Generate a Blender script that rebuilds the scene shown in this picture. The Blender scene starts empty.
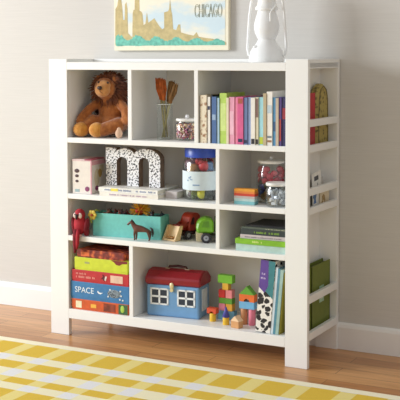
import bpy, bmesh, math, random
from mathutils import Vector, Matrix
R = math.radians
PI = math.pi
rnd = random.Random(7)
scene = bpy.context.scene
COL = scene.collection

# ------------------------------------------------------------------ materials
def new_mat(name):
    m = bpy.data.materials.new(name); m.use_nodes = True
    nt = m.node_tree; nt.nodes.clear()
    out = nt.nodes.new('ShaderNodeOutputMaterial')
    b = nt.nodes.new('ShaderNodeBsdfPrincipled')
    nt.links.new(b.outputs[0], out.inputs[0])
    return m, nt, b, out

def N(nt, kind, **kw):
    n = nt.nodes.new(kind)
    for k, v in kw.items(): setattr(n, k, v)
    return n

def lin(c):
    return tuple(((x/255)/12.92 if x/255 <= .04045 else ((x/255+.055)/1.055)**2.4) for x in c) + (1,)

def mat(name, rgb, rough=.5, var=.06, scale=30, metal=0, rgb2=None, bump=0, sheen=0):
    """plain procedural surface: base colour with a slight noise variation"""
    m, nt, b, out = new_mat(name)
    c = lin(rgb)
    if rgb2 is None:
        c1 = tuple(x*(1-var) for x in c[:3])+(1,); c2 = tuple(min(1, x*(1+var)) for x in c[:3])+(1,)
    else: c1, c2 = c, lin(rgb2)
    tc = N(nt, 'ShaderNodeTexCoord'); no = N(nt, 'ShaderNodeTexNoise'); no.inputs['Scale'].default_value = scale
    no.inputs['Detail'].default_value = 4
    nt.links.new(tc.outputs['Object'], no.inputs['Vector'])
    r = N(nt, 'ShaderNodeValToRGB'); r.color_ramp.elements[0].position = .35; r.color_ramp.elements[1].position = .65
    r.color_ramp.elements[0].color = c1; r.color_ramp.elements[1].color = c2
    nt.links.new(no.outputs[0], r.inputs[0]); nt.links.new(r.outputs[0], b.inputs['Base Color'])
    b.inputs['Roughness'].default_value = rough; b.inputs['Metallic'].default_value = metal
    if sheen: b.inputs['Sheen Weight'].default_value = sheen
    if bump:
        bp = N(nt, 'ShaderNodeBump'); bp.inputs['Strength'].default_value = bump; bp.inputs['Distance'].default_value = .01
        nt.links.new(no.outputs[0], bp.inputs['Height']); nt.links.new(bp.outputs[0], b.inputs['Normal'])
    return m

def voro_mat(name, base, spot, scale, lo, hi, rough=.6, third=None):
    m, nt, b, out = new_mat(name)
    tc = N(nt, 'ShaderNodeTexCoord'); v = N(nt, 'ShaderNodeTexVoronoi'); v.inputs['Scale'].default_value = scale
    no = N(nt, 'ShaderNodeTexNoise'); no.inputs['Scale'].default_value = scale*.8
    mx = N(nt, 'ShaderNodeMixRGB'); mx.inputs[0].default_value = .012 if scale > 60 else .03
    nt.links.new(tc.outputs['Object'], no.inputs['Vector'])
    nt.links.new(tc.outputs['Object'], mx.inputs[1]); nt.links.new(no.outputs['Color'], mx.inputs[2])
    nt.links.new(mx.outputs[0], v.inputs['Vector'])
    r = N(nt, 'ShaderNodeValToRGB'); r.color_ramp.elements[0].position = lo; r.color_ramp.elements[1].position = hi
    r.color_ramp.elements[0].color = lin(spot); r.color_ramp.elements[1].color = lin(base)
    if third:
        e = r.color_ramp.elements.new((lo+hi)/2); e.color = lin(third)
    nt.links.new(v.outputs['Distance'], r.inputs[0]); nt.links.new(r.outputs[0], b.inputs['Base Color'])
    b.inputs['Roughness'].default_value = rough
    return m

def glass_mat(name, tint=(247, 250, 249), refl=.08):
    m, nt, b, out = new_mat(name)
    nt.nodes.remove(b)
    t = N(nt, 'ShaderNodeBsdfTransparent'); t.inputs[0].default_value = lin(tint)
    g = N(nt, 'ShaderNodeBsdfGlossy'); g.inputs['Roughness'].default_value = .14
    lw = N(nt, 'ShaderNodeLayerWeight'); lw.inputs[0].default_value = .35
    no = N(nt, 'ShaderNodeTexNoise'); no.inputs['Scale'].default_value = 12
    ma = N(nt, 'ShaderNodeMath', operation='MULTIPLY_ADD'); ma.inputs[1].default_value = .38; ma.inputs[2].default_value = refl*.5
    mb = N(nt, 'ShaderNodeMath', operation='MULTIPLY_ADD'); mb.inputs[1].default_value = .03
    nt.links.new(lw.outputs['Facing'], ma.inputs[0]); nt.links.new(no.outputs[0], mb.inputs[0]); nt.links.new(ma.outputs[0], mb.inputs[2])
    mx = N(nt, 'ShaderNodeMixShader')
    nt.links.new(mb.outputs[0], mx.inputs[0]); nt.links.new(t.outputs[0], mx.inputs[1]); nt.links.new(g.outputs[0], mx.inputs[2])
    nt.links.new(mx.outputs[0], out.inputs[0])
    return m

def wall_mat():
    m, nt, b, out = new_mat('greige_wallpaper')
    tc = N(nt, 'ShaderNodeTexCoord'); mp = N(nt, 'ShaderNodeMapping'); mp.inputs['Scale'].default_value = (6, 6, 190)
    no = N(nt, 'ShaderNodeTexNoise'); no.inputs['Scale'].default_value = 1.0; no.inputs['Detail'].default_value = 3
    nt.links.new(tc.outputs['Object'], mp.inputs[0]); nt.links.new(mp.outputs[0], no.inputs['Vector'])
    r = N(nt, 'ShaderNodeValToRGB'); r.color_ramp.elements[0].position = .3; r.color_ramp.elements[1].position = .7
    r.color_ramp.elements[0].color = lin((201, 198, 193)); r.color_ramp.elements[1].color = lin((206, 203, 198))
    nt.links.new(no.outputs[0], r.inputs[0]); nt.links.new(r.outputs[0], b.inputs['Base Color'])
    b.inputs['Roughness'].default_value = .85
    return m

def floor_mat():
    m, nt, b, out = new_mat('oak_floorboards')
    tc = N(nt, 'ShaderNodeTexCoord')
    br = N(nt, 'ShaderNodeTexBrick'); br.offset = .37; br.offset_frequency = 2
    br.inputs['Scale'].default_value = 1; br.inputs['Brick Width'].default_value = .82; br.inputs['Row Height'].default_value = .083
    br.inputs['Mortar Size'].default_value = .0012; br.inputs['Mortar Smooth'].default_value = .2; br.inputs['Bias'].default_value = 0
    br.inputs['Color1'].default_value = lin((212, 158, 102)); br.inputs['Color2'].default_value = lin((184, 126, 74)); br.inputs['Mortar'].default_value = lin((100, 64, 38))
    nt.links.new(tc.outputs['Object'], br.inputs['Vector'])
    mp = N(nt, 'ShaderNodeMapping'); mp.inputs['Scale'].default_value = (2.5, 32, 1)
    no = N(nt, 'ShaderNodeTexNoise'); no.inputs['Scale'].default_value = 1.6; no.inputs['Detail'].default_value = 6; no.inputs['Distortion'].default_value = .8
    nt.links.new(tc.outputs['Object'], mp.inputs[0]); nt.links.new(mp.outputs[0], no.inputs['Vector'])
    r = N(nt, 'ShaderNodeValToRGB'); r.color_ramp.elements[0].position = .3; r.color_ramp.elements[1].position = .62
    r.color_ramp.elements[0].color = (.66, .60, .54, 1); r.color_ramp.elements[1].color = (1.0, 1.0, 1.0, 1)
    nt.links.new(no.outputs[0], r.inputs[0])
    mx = N(nt, 'ShaderNodeMixRGB', blend_type='MULTIPLY'); mx.inputs[0].default_value = .8
    nt.links.new(br.outputs[0], mx.inputs[1]); nt.links.new(r.outputs[0], mx.inputs[2])
    nt.links.new(mx.outputs[0], b.inputs['Base Color'])
    b.inputs['Roughness'].default_value = .3
    bp = N(nt, 'ShaderNodeBump'); bp.inputs['Strength'].default_value = .15; bp.inputs['Distance'].default_value = .003
    nt.links.new(no.outputs[0], bp.inputs['Height']); nt.links.new(bp.outputs[0], b.inputs['Normal'])
    return m

def rug_mat():
    m, nt, b, out = new_mat('yellow_gingham_weave')
    tc = N(nt, 'ShaderNodeTexCoord'); sp = N(nt, 'ShaderNodeSeparateXYZ')
    nt.links.new(tc.outputs['Object'], sp.inputs[0])
    def M(op, a, bb=None, c=None):
        n = N(nt, 'ShaderNodeMath', operation=op)
        for i, v in enumerate((a, bb, c)):
            if v is None: continue
            if isinstance(v, (int, float)): n.inputs[i].default_value = v
            else: nt.links.new(v, n.inputs[i])
        return n.outputs[0]
    x, y = sp.outputs[0], sp.outputs[1]
    # warp stripes: period .177, yellow .117 wide, centred on .148
    fx = M('MODULO', M('ADD', x, 100*.177 - .148 + .0585), .177)
    yx = M('LESS_THAN', fx, .115)
    # weft stripes: the distance from the far hem, period .3, repeated towards the camera
    d = M('SUBTRACT', -.175, y)
    dd = M('MODULO', M('ADD', d, 0.0), .53)
    def band(a, e): return M('MULTIPLY', M('GREATER_THAN', dd, a), M('LESS_THAN', dd, e))
    yy = M('MINIMUM', M('ADD', M('ADD', band(.05, .205), band(.278, .362)), band(.452, .515)), 1)
    hem = M('LESS_THAN', d, .046)
    no = N(nt, 'ShaderNodeTexNoise'); no.inputs['Scale'].default_value = 260; no.inputs['Detail'].default_value = 2
    nt.links.new(tc.outputs['Object'], no.inputs['Vector'])
    def mix(f, c1, c2, bl='MIX'):
        n = N(nt, 'ShaderNodeMixRGB', blend_type=bl)
        for i, v in ((0, f), (1, c1), (2, c2)):
            if isinstance(v, (int, float)): n.inputs[i].default_value = v
            elif isinstance(v, tuple): n.inputs[i].default_value = v
            else: nt.links.new(v, n.inputs[i])
        return n.outputs[0]
    A = mix(yx, lin((232, 214, 134)), lin((220, 184, 58)))     # inside a yellow weft band
    B = mix(yx, lin((228, 227, 228)), lin((238, 230, 194)))    # inside a white weft band
    c = mix(yy, B, A)
    c = mix(hem, c, lin((244, 236, 206)))
    v = mix(.16, c, no.outputs[0], 'OVERLAY')
    nt.links.new(v, b.inputs['Base Color'])
    b.inputs['Roughness'].default_value = .95
    bp = N(nt, 'ShaderNodeBump'); bp.inputs['Strength'].default_value = .5; bp.inputs['Distance'].default_value = .003
    nt.links.new(no.outputs[0], bp.inputs['Height']); nt.links.new(bp.outputs[0], b.inputs['Normal'])
    return m

def sky_print_mat():
    m, nt, b, out = new_mat('printed_sky')
    tc = N(nt, 'ShaderNodeTexCoord'); mp = N(nt, 'ShaderNodeMapping'); mp.inputs['Scale'].default_value = (5, 1, 11)
    no = N(nt, 'ShaderNodeTexNoise'); no.inputs['Scale'].default_value = 1; no.inputs['Detail'].default_value = 3
    nt.links.new(tc.outputs['Object'], mp.inputs[0]); nt.links.new(mp.outputs[0], no.inputs['Vector'])
    r = N(nt, 'ShaderNodeValToRGB'); r.color_ramp.elements[0].position = .42; r.color_ramp.elements[1].position = .56
    r.color_ramp.elements[0].color = lin((205, 222, 228)); r.color_ramp.elements[1].color = lin((238, 232, 212))
    nt.links.new(no.outputs[0], r.inputs[0]); nt.links.new(r.outputs[0], b.inputs['Base Color'])
    b.inputs['Roughness'].default_value = .8
    return m

WHITE = mat('white_lacquer', (239, 239, 237), .38, .012, 4)
BACKP = mat('white_back_board', (230, 227, 220), .5, .012, 4)
TRIM = mat('white_trim_paint', (236, 235, 233), .4, .012, 4)
LANT = mat('white_enamel', (242, 243, 242), .3, .02, 20)
PAGES = mat('page_edges', (232, 226, 210), .8, .08, 90)
CANVAS = mat('cream_canvas', (238, 230, 205), .8, .03, 60)
TAN = mat('printed_tan', (196, 178, 128), .8, .12, 40)
TEAL = mat('printed_teal', (112, 186, 166), .8, .2, 60)
OLIVEINK = mat('printed_olive_ink', (166, 170, 146), .8, .1, 50)
GLASS = glass_mat('clear_glass')

_c = {}
def C(rgb, rough=.5, var=.08, scale=40, **kw):
    k = (rgb, rough, var, scale, tuple(kw.items()))
    if k not in _c: _c[k] = mat('painted_%d_%d_%d' % rgb, rgb, rough, var, scale, **kw)
    return _c[k]

# ------------------------------------------------------------------ mesh building
class MB:
    def __init__(s): s.bm = bmesh.new(); s.smooth = False
    def _x(s, vs, M):
        if M is not None: bmesh.ops.transform(s.bm, matrix=M, verts=vs)
    def box(s, x0, x1, y0, y1, z0, z1, bev=0, M=None):
        g = bmesh.ops.create_cube(s.bm, size=1)['verts']
        bmesh.ops.transform(s.bm, matrix=Matrix.Translation(((x0+x1)/2, (y0+y1)/2, (z0+z1)/2)) @ Matrix.Diagonal((x1-x0, y1-y0, z1-z0, 1)), verts=g)
        if bev:
            ed = list({e for v in g for e in v.link_edges})
            r = bmesh.ops.bevel(s.bm, geom=ed, offset=bev, segments=2, affect='EDGES', profile=.5)
            g = list({v for f in r['faces'] for v in f.verts} | {v for v in g if v.is_valid})
        s._x(g, M); return s
    def ell(s, c, r, rot=(0, 0, 0), sub=3):
        g = bmesh.ops.create_icosphere(s.bm, subdivisions=sub, radius=1)['verts']
        if isinstance(r, (int, float)): r = (r, r, r)
        M = Matrix.Translation(c) @ (Matrix.Rotation(rot[2], 4, 'Z') @ Matrix.Rotation(rot[1], 4, 'Y') @ Matrix.Rotation(rot[0], 4, 'X')) @ Matrix.Diagonal((*r, 1))
        bmesh.ops.transform(s.bm, matrix=M, verts=g); return s
    def cyl(s, a, b, r0, r1=None, seg=24):
        a, b = Vector(a), Vector(b); d = b-a
        g = bmesh.ops.create_cone(s.bm, cap_ends=True, cap_tris=False, segments=seg, radius1=r0, radius2=r0 if r1 is None else r1, depth=d.length)['verts']
        M = Matrix.Translation((a+b)/2) @ d.to_track_quat('Z', 'Y').to_matrix().to_4x4()
        bmesh.ops.transform(s.bm, matrix=M, verts=g); return s
    def lathe(s, prof, c=(0, 0, 0), seg=32, open_top=False):
        rings = []
        for r, z in prof:
            rings.append([s.bm.verts.new((c[0]+r*math.cos(2*PI*i/seg), c[1]+r*math.sin(2*PI*i/seg), c[2]+z)) for i in range(seg)])
        for A, B in zip(rings, rings[1:]):
            for i in range(seg): s.bm.faces.new((A[i], A[(i+1) % seg], B[(i+1) % seg], B[i]))
        if prof[0][0] > 1e-5: s.bm.faces.new(rings[0][::-1])
        if prof[-1][0] > 1e-5 and not open_top: s.bm.faces.new(rings[-1])
        return s
    def prism(s, poly, y0, y1, M=None):
        """polygon in x,z extruded along y"""
        A = [s.bm.verts.new((x, y0, z)) for x, z in poly]; B = [s.bm.verts.new((x, y1, z)) for x, z in poly]
        s.bm.faces.new(A); s.bm.faces.new(B[::-1])
        n = len(poly)
        for i in range(n): s.bm.faces.new((A[i], B[i], B[(i+1) % n], A[(i+1) % n]))
        s._x(A+B, M); return s
    def tube(s, pts, r, seg=10):
        pts = [Vector(p) for p in pts]; rs = r if isinstance(r, (list, tuple)) else [r]*len(pts); rings = []
        for i, p in enumerate(pts):
            t = (pts[min(i+1, len(pts)-1)]-pts[max(i-1, 0)]).normalized()
            q = t.to_track_quat('Z', 'Y')
            rings.append([s.bm.verts.new(p + q @ Vector((rs[i]*math.cos(2*PI*k/seg), rs[i]*math.sin(2*PI*k/seg), 0))) for k in range(seg)])
        for A, B in zip(rings, rings[1:]):
            off = min(range(seg), key=lambda o: sum((A[k].co-B[(k+o) % seg].co).length for k in range(0, seg, 3)))
            for k in range(seg): s.bm.faces.new((A[k], A[(k+1) % seg], B[(k+1+off) % seg], B[(k+off) % seg]))
        s.bm.faces.new(rings[0][::-1]); s.bm.faces.new(rings[-1]); return s
    def sm(s): s.smooth = True; return s
    def done(s, name, m, parent=None, loc=None, remesh=None, auto=None):
        bmesh.ops.recalc_face_normals(s.bm, faces=s.bm.faces)
        me = bpy.data.meshes.new(name); s.bm.to_mesh(me); s.bm.free()
        me.materials.append(m)
        if s.smooth:
            for p in me.polygons: p.use_smooth = True
        o = bpy.data.objects.new(name, me); COL.objects.link(o)
        if parent is not None: o.parent = parent
        if loc is not None: o.location = loc
        if remesh:
            md = o.modifiers.new('r', 'REMESH'); md.mode = 'VOXEL'; md.voxel_size = remesh; md.use_smooth_shade = True
            sd = o.modifiers.new('s', 'SMOOTH'); sd.iterations = 4; sd.factor = .5
        elif s.smooth and auto:
            md = o.modifiers.new('e', 'EDGE_SPLIT'); md.split_angle = R(auto)
        return o

def tag(o, label, cat, group=None):
    o['label'] = label; o['category'] = cat
    if group: o['group'] = group
    return o
def thing(name, loc, label, cat, group=None, rz=0, ry=0):
    o = bpy.data.objects.new(name, None); COL.objects.link(o); o.empty_display_size = .02
    o.location = loc; o.rotation_euler = (0, ry, rz)
    return tag(o, label, cat, group)
def struct(o): o['kind'] = 'structure'; return o

def lettering(txt, x, y, z, h, m, parent, face='-Y', stretch=1.0, width=None, name='lettering', thick=.0004, hollow=False):
    cu = bpy.data.curves.new(name, 'FONT'); cu.body = txt; cu.size = h/.72; cu.extrude = thick; cu.resolution_u = 3
    if hollow: cu.fill_mode = 'NONE'; cu.extrude = thick; cu.bevel_depth = hollow
    t = bpy.data.objects.new(name, cu); COL.objects.link(t)
    dg = bpy.context.evaluated_depsgraph_get(); me = bpy.data.meshes.new_from_object(t.evaluated_get(dg))
    bpy.data.objects.remove(t)
    xs = [v.co.x for v in me.vertices]; w = max(xs)-min(xs)
    sx = (width/w) if width else stretch
    Mr = {'-Y': Matrix.Rotation(R(90), 4, 'X'), '+X': Matrix.Rotation(R(90), 4, 'Z') @ Matrix.Rotation(R(90), 4, 'X')}[face]
    me.transform(Matrix.Translation((x, y, z)) @ Mr @ Matrix.Diagonal((sx, 1, 1, 1)) @ Matrix.Translation((-min(xs), 0, 0)))
    me.materials.clear(); me.materials.append(m)
    o = bpy.data.objects.new(name, me); COL.objects.link(o); o.parent = parent
    return o

def scribble(mb, x0, x1, y, z, h, r):
    """a row of tiny strokes: print too small to read"""
    x = x0
    while x < x1:
        w = r.uniform(.5, 1.1)*h*.6
        if r.random() > .18: mb.box(x, min(x+w*.7, x1), y-.0005, y+.0005, z, z+h*r.uniform(.7, 1))
        x += w

# ------------------------------------------------------------------ room
W, H, D = 1.22, 1.213, .347
floor = struct(MB().box(-3.5, 4.5, -5.5, .50, -.05, 0).done('floor', floor_mat()))
wall = struct(MB().box(-3.5, 4.5, .352, .50, 0, 2.6).done('wall_back', wall_mat()))
bb = MB(); bb.prism([(0, 0), (.016, 0), (.016, .092), (.012, .104), (.004, .111), (0, .111)], -3.5, 4.5, Matrix.Translation((0, .352, 0)) @ Matrix.Rotation(R(-90), 4, 'Z') @ Matrix.Diagonal((1, 1, 1, 1)))
struct(bb.done('baseboard_back', TRIM))

rug = MB(); rug.box(-1.6, 3.2, -2.2, -.175, .0005, .009, .003)
tag(rug.done('rug', rug_mat()), 'yellow and white checked flatweave rug lying on the oak floor in front of the bookcase', 'rug')

# ------------------------------------------------------------------ bookcase
bc = thing('bookcase', (0, 0, 0), 'large white open bookcase with cubby shelves and magazine rails on its right side', 'bookcase')
PW, T = .095, .022
def bx(name, *a, bev=.0015, m=WHITE):
    return MB().box(*a, bev).done(name, m, bc)
bx('post', 0, PW, 0, T, 0, H); bx('post', W-PW, W, 0, T, 0, H)
bx('post', 0, PW, D-T, D, 0, H); bx('post', W-PW, W, D-T, D, 0, H)
P0, P1 = .077, .095; Q0, Q1 = 1.125, 1.143
bx('side_panel', P0, P1, T, .325, .09, 1.175); bx('side_panel', Q0, Q1, T, .325, .09, 1.175)
bx('back_panel', P1, Q0, .302, .312, .11, 1.18, m=BACKP)
bx('top_board', 0.0, W, T, D-T, 1.176, 1.200); bx('top_apron', PW, W-PW, 0, T, 1.167, 1.200); bx('back_lip', PW, W-PW, D-T, D, 1.19, H)
IB = .302
bx('bottom_shelf', P1, Q0, T, IB, .096, .118); bx('bottom_apron', PW, W-PW, 0, T, .076, .118)
bx('shelf', P1, Q0, 0, IB, .850, .872); bx('shelf', P1, Q0, 0, IB, .605, .627); bx('shelf', P1, Q0, 0, IB, .421, .443)
bx('divider', .404, .423, .0008, IB, .872, 1.176); bx('divider', .721, .739, .0008, IB, .872, 1.176)
bx('divider', .819, .836, .0008, IB, .443, .605); bx('divider', .819, .836, .0008, IB, .627, .850)
bx('divider', .406, .425, .0008, IB, .118, .421)
for sx in (0, 1):
    a, b = (W-.018, W) if sx else (0, .018)
    fa, fb = (Q1, W-.018) if sx else (.018, P0)
    for z0, z1 in ((1.179, H), (.949, .977), (.848, .877), (.679, .708), (.604, .632), (.254, .284), (.107, .137)):
        bx('rail', a, b, T, D-T, z0, z1)
    for z in (.848, .604, .107):
        bx('rack_floor', fa, fb, T, D-T, z, z+.012)

S1, S2, S3, S4 = .8722, .6272, .4432, .1182

# ------------------------------------------------------------------ poster and lantern
po = thing('poster', (.131, .330, 1.250), 'skyline travel print on cream canvas with the word CHICAGO, on the wall above the bookcase', 'poster')
PWD, PH = .584, .42
MB().box(0, PWD, 0, .0215, 0, PH, .0015).done('canvas', CANVAS, po)
MB().box(.010, PWD-.016, -.0010, .0005, .022, PH-.02).done('sky_print', sky_print_mat(), po)
rr = random.Random(3)
def px(x): return (x-114.5)/114.*PWD
def pz_(y): return (50-y)*.0050
sk = MB()
prof = [(115.5, 40), (116, 12), (118, 9), (119, 3), (122, 3), (123, 10), (124, 22), (125.5, 22), (126, 8), (127.5, 6), (128.5, 12), (129, 34), (131, 36), (133.5, 38), (134, 16), (135, 13), (136, 13), (136.3, 3), (137, 0),
        (140, 0), (140.8, 3), (141, 14), (143, 15), (144, 17), (145, 27), (147, 26), (148.5, 16), (150, 25), (153, 23), (156, 21), (158, 24), (161, 28), (164, 31), (166, 30), (166, 16), (170, 15), (171, 13), (172, 4), (173, 14), (174, 18), (175, 31),
        (178, 32), (180, 27), (182, 27), (182.5, 34), (186, 35), (190, 36), (195, 37), (198, 34), (200, 38), (206, 39), (214, 40), (226, 43)]
poly = [(px(115.5), .024)] + [(px(x), max(.024, pz_(y))) for x, y in prof] + [(px(226), .024)]
bmv = MB()
for (xa, ya), (xb, yb) in zip(poly[1:-1], poly[2:]):
    if xb-xa < 1e-5: continue
    bmv.prism([(xa, .024), (xb, .024), (xb, max(yb, .0245)), (xa, max(ya, .0245))], -.0016, -.0008)
bmv.done('skyline_print', TAN, po)
gp = MB()
for k in range(110):
    t = k/109; x = .014+t*(PWD-.038)
    h = (.028+.014*math.sin(k*.31+1)+.010*rr.random())*(1-.55*t)
    gp.ell((x, -.0016, .026+h*.45), (rr.uniform(.005, .011), .0007, h*.6), sub=2)
gp.box(.0105, PWD-.0165, -.0019, -.0006, .0225, .034)
gp.done('treeline_print', TEAL, po)
lettering('CHICAGO', .418, -.0014, .146, .058, OLIVEINK, po, width=.136, thick=.0003, hollow=.0008)

la = thing('lantern', (.968, .17, 1.2003), 'white metal hurricane lantern standing on top of the bookcase', 'lantern')
MB().lathe([(.0, .0), (.070, .0), (.073, .005), (.073, .022), (.069, .03), (.066, .045), (.058, .058), (.048, .070), (.040, .082), (.034, .094), (.0, .094)]).sm().done('base', LANT, la, auto=50)
MB().lathe([(.0, .094), (.036, .094), (.039, .100), (.047, .115), (.052, .135), (.052, .152), (.046, .178), (.039, .200), (.037, .212), (.0, .212)]).sm().done('globe', mat('milk_glass', (240, 242, 243), .15, .02, 12), la, auto=50)
MB().lathe([(.0, .212), (.046, .212), (.047, .222), (.038, .232), (.036, .262), (.046, .272), (.044, .280), (.028, .300), (.02, .312), (.0, .312)]).sm().done('cap', LANT, la, auto=50)
for s in (-1, 1):
    MB().tube([(s*.064, 0, .020), (s*.082, 0, .030), (s*.087, 0, .055), (s*.083, 0, .12), (s*.078, 0, .19), (s*.070, 0, .245), (s*.062, 0, .268), (s*.040, 0, .270)], .0052).sm().done('side_tube', LANT, la)
MB().tube([(math.cos(a)*.066, .0, .262+math.sin(a)*.1) for a in [PI*k/14 for k in range(15)]], .003).sm().done('bail_handle', LANT, la)
MB().cyl((.036, -.044, .20), (.050, -.012, .236), .003).cyl((.036, -.044, .165), (.036, -.044, .20), .003).done('globe_lever', LANT, la)
MB().lathe([(.0, .0), (.009, .0), (.011, .006), (.0, .012)], (-.03, -.045, .058), 16).done('fuel_cap', LANT, la)

# ------------------------------------------------------------------ plush lion
FUR = mat('tan_plush', (174, 106, 48), .95, .1, 60, rgb2=(146, 82, 34), bump=.5, sheen=.3)
FUR_L = mat('golden_plush', (206, 146, 62), .95, .1, 60, rgb2=(190, 124, 46), bump=.5, sheen=.3)
FACE = mat('pale_tan_plush', (198, 142, 84), .95, .1, 60, rgb2=(182, 122, 66), bump=.4, sheen=.3)
MANE = mat('auburn_mane', (120, 64, 28), .95, .2, 40, rgb2=(78, 36, 16), sheen=.2)
DARK = mat('dark_brown_thread', (52, 30, 22), .5, .1, 50)
li = thing('plush_lion', (.2, .17, S1), 'shaggy brown plush lion sitting in the top left cubby', 'soft toy')
def L(x, y, z): return (x-.2, y-.17, z-S1)
b = MB()
b.ell(L(.222, .160, .975), (.062, .050, .082)).ell(L(.225, .150, .925), (.074, .058, .05))
b.ell(L(.213, .125, 1.085), (.050, .048, .050)).ell(L(.218, .145, 1.035), (.036, .036, .04))
def limb(pts, rs):
    for (p, q, r0, r1) in zip(pts, pts[1:], rs, rs[1:]):
        for k in range(9):
            t = k/8; c = Vector(p).lerp(Vector(q), t); b.ell(L(*c), r0+(r1-r0)*t, sub=2)
limb([(.175, .140, 1.025), (.138, .105, .990), (.122, .075, .955), (.122, .068, .940)], [.022, .021, .022, .024])
limb([(.262, .150, 1.030), (.315, .125, .990), (.335, .105, .945)], [.023, .021, .023])
limb([(.190, .140, .925), (.165, .095, .935), (.143, .055, .905)], [.035, .036, .030])
limb([(.275, .150, .925), (.290, .095, .925), (.238, .055, .905)], [.036, .033, .030])
b.sm().done('body', FUR, li, remesh=.0045)
for fx, fy in ((.137, .044), (.220, .044)):
    MB().ell(L(fx, fy, .9060), (.036, .028, .0330), (0, 0, .3)).sm().done('foot', FUR_L, li)
MB().ell(L(.222, .087, 1.078), (.037, .028, .031)).ell(L(.226, .092, 1.100), (.034, .020, .022)).sm().done('muzzle', FACE, li, remesh=.004)
MB().ell(L(.226, .058, 1.088), (.0125, .008, .0090), sub=2).sm().done('nose', DARK, li)
for ex, ey, ez in ((.208, .079, 1.112), (.251, .084, 1.110)): MB().ell(L(ex, ey, ez), .0055, sub=2).sm().done('eye', DARK, li)
MB().tube([L(.226, .0585, 1.080), L(.227, .060, 1.070), L(.238, .066, 1.065)], .0013, 6).done('mouth_stitch', DARK, li)
mn = MB(); rr = random.Random(11)
hc = Vector((.222, .140, 1.088)); fd = Vector((.22, -.97, -.05)).normalized()
for k in range(1500):
    d = Vector((rr.gauss(0, 1), rr.gauss(0, 1), rr.gauss(0, 1))).normalized()
    if d.dot(fd) > .50: continue
    p = hc+Vector((d.x*.046, d.y*.046, d.z*.046)); ln = rr.uniform(.026, .044)
    e = p+Vector((d.x*1.1, d.y*.7, d.z)).normalized()*ln+Vector((rr.uniform(-.008, .014), rr.uniform(-.006, .01), -.012))
    e.z = min(e.z, 1.165); e.y = min(e.y, .29)
    mid = (p+e)/2+Vector((rr.uniform(-.004, .004), 0, .005))
    mn.tube([L(*p), L(*mid), L(*e)], [.0045, .0035, .0008], 5)
for k in range(420):   # the mane runs down the shoulders and back
    a = rr.uniform(-.5, PI+.2); z = rr.uniform(.975, 1.05)
    p = Vector((.225+.056*math.cos(a), .165+.045*math.sin(a), z)); e = p+Vector((.034*math.cos(a), .026*math.sin(a), -.03))
    mn.tube([L(*p), L(*((p+e)/2)), L(*e)], [.0045, .0035, .0008], 5)
mn.done('mane', MANE, li)
for ex in (.178, .262): MB().ell(L(ex, .125, 1.128), (.014, .010, .014), sub=2).sm().done('ear', FUR, li)
fb = MB(); fb.ell((0, 0, .0205), (.0165, .015, .0205)); fb.ell((.003, -.004, .040), (.009, .009, .009))
tag(fb.sm().done('soft_ball', C((214, 178, 150), .9), None, (.327, .052, S1), remesh=.003), 'small pale pinkish-beige rounded toy beside the lion\'s foot', 'toy')

# ------------------------------------------------------------------ vase of brushes, bead jar
va = thing('glass_vase', (.527, .100, S1), 'tall clear glass cylinder vase holding the dried brushes in the top middle cubby', 'vase')
MB().lathe([(.0, .001), (.034, .001), (.034, .150)], seg=32, open_top=True).sm().done('glass_body', GLASS, va, auto=40)
MB().lathe([(.0335, .148), (.0352, .150), (.0335, .152), (.0318, .150), (.0335, .148)], seg=32).sm().done('rim', C((214, 218, 212), .15), va)
OR_ = C((176, 90, 36), .9, .25, 60); OL = C((118, 84, 44), .9, .3, 60)
brs = [((.534, .090), (.500, .098), 1.134, OR_, 'rust orange', 'leftmost of the four'), ((.536, .105), (.522, .085), 1.130, OR_, 'rust orange', 'second from left'), ((.520, .103), (.555, .105), 1.122, OL, 'olive brown', 'second from right'), ((.518, .092), (.580, .092), 1.113, OL, 'olive brown', 'rightmost of the four')]
STEM = C((158, 148, 92), .6, .15, 40)
for i, ((bx_, by_), (tx, ty), tz, m, cn, pn) in enumerate(brs):
    t = thing('bottle_brush', (bx_, by_, S1+.009), '%s tufted brush standing in the glass vase, %s' % (cn, pn), 'brush', 'brushes in the glass vase')
    e = Vector((tx-bx_, ty-by_, tz-S1-.009)); u = e.normalized()
    MB().tube([(0, 0, 0), e*.45, e*.78], [.0036, .0044, .0056], 8).sm().done('handle', STEM, t)
    h = MB(); c0 = e*.66
    for k in range(70):
        a = rr.uniform(0, 2*PI); q = rr.uniform(0, 1)
        off = Vector((math.cos(a), math.sin(a), 0))
        p = c0+off*.006*q; w = .0165*q
        end = e*(1.0-.05*rr.random())+off*w
        h.tube([p, (p+end)/2+off*.005*q, end], [.002, .0028, .0012], 5)
    h.tube([c0-e*.03, c0+e*.12, c0+e*.26], [.008, .010, .008], 10)
    h.done('bristles', m, t)

def jar(loc, name, label, r, h, lid_h, lidm, knob=False, seg=32):
    t = thing(name, loc, label, 'jar')
    MB().lathe([(.0, .001), (r*.88, .001), (r, .008), (r, h*.82), (r*.86, h*.93), (r*.86, h), (.0, h)], seg=seg).sm().done('glass_body', GLASS, t, auto=60)
    lid = MB().lathe([(.0, h+.001), (r*.92, h+.001), (r*.95, h+.004), (r*.95, h+lid_h-.003), (r*.90, h+lid_h), (.0, h+lid_h)]).sm().done('lid', lidm, t, auto=50)
    if knob: MB().ell((0, 0, h+lid_h+.008), (.009, .009, .0085), sub=2).sm().done('knob', C((236, 236, 238), .12), lid)
    return t
jar((.632, .105, S1), 'bead_jar', 'small glass jar full of mixed beads with a white knobbed lid, right of the vase', .050, .080, .012, C((232, 230, 226), .25), True)
pal = [(196, 96, 130), (214, 142, 110), (92, 66, 128), (200, 120, 60), (214, 180, 180), (60, 60, 110), (150, 60, 70), (222, 196, 150)]
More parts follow.
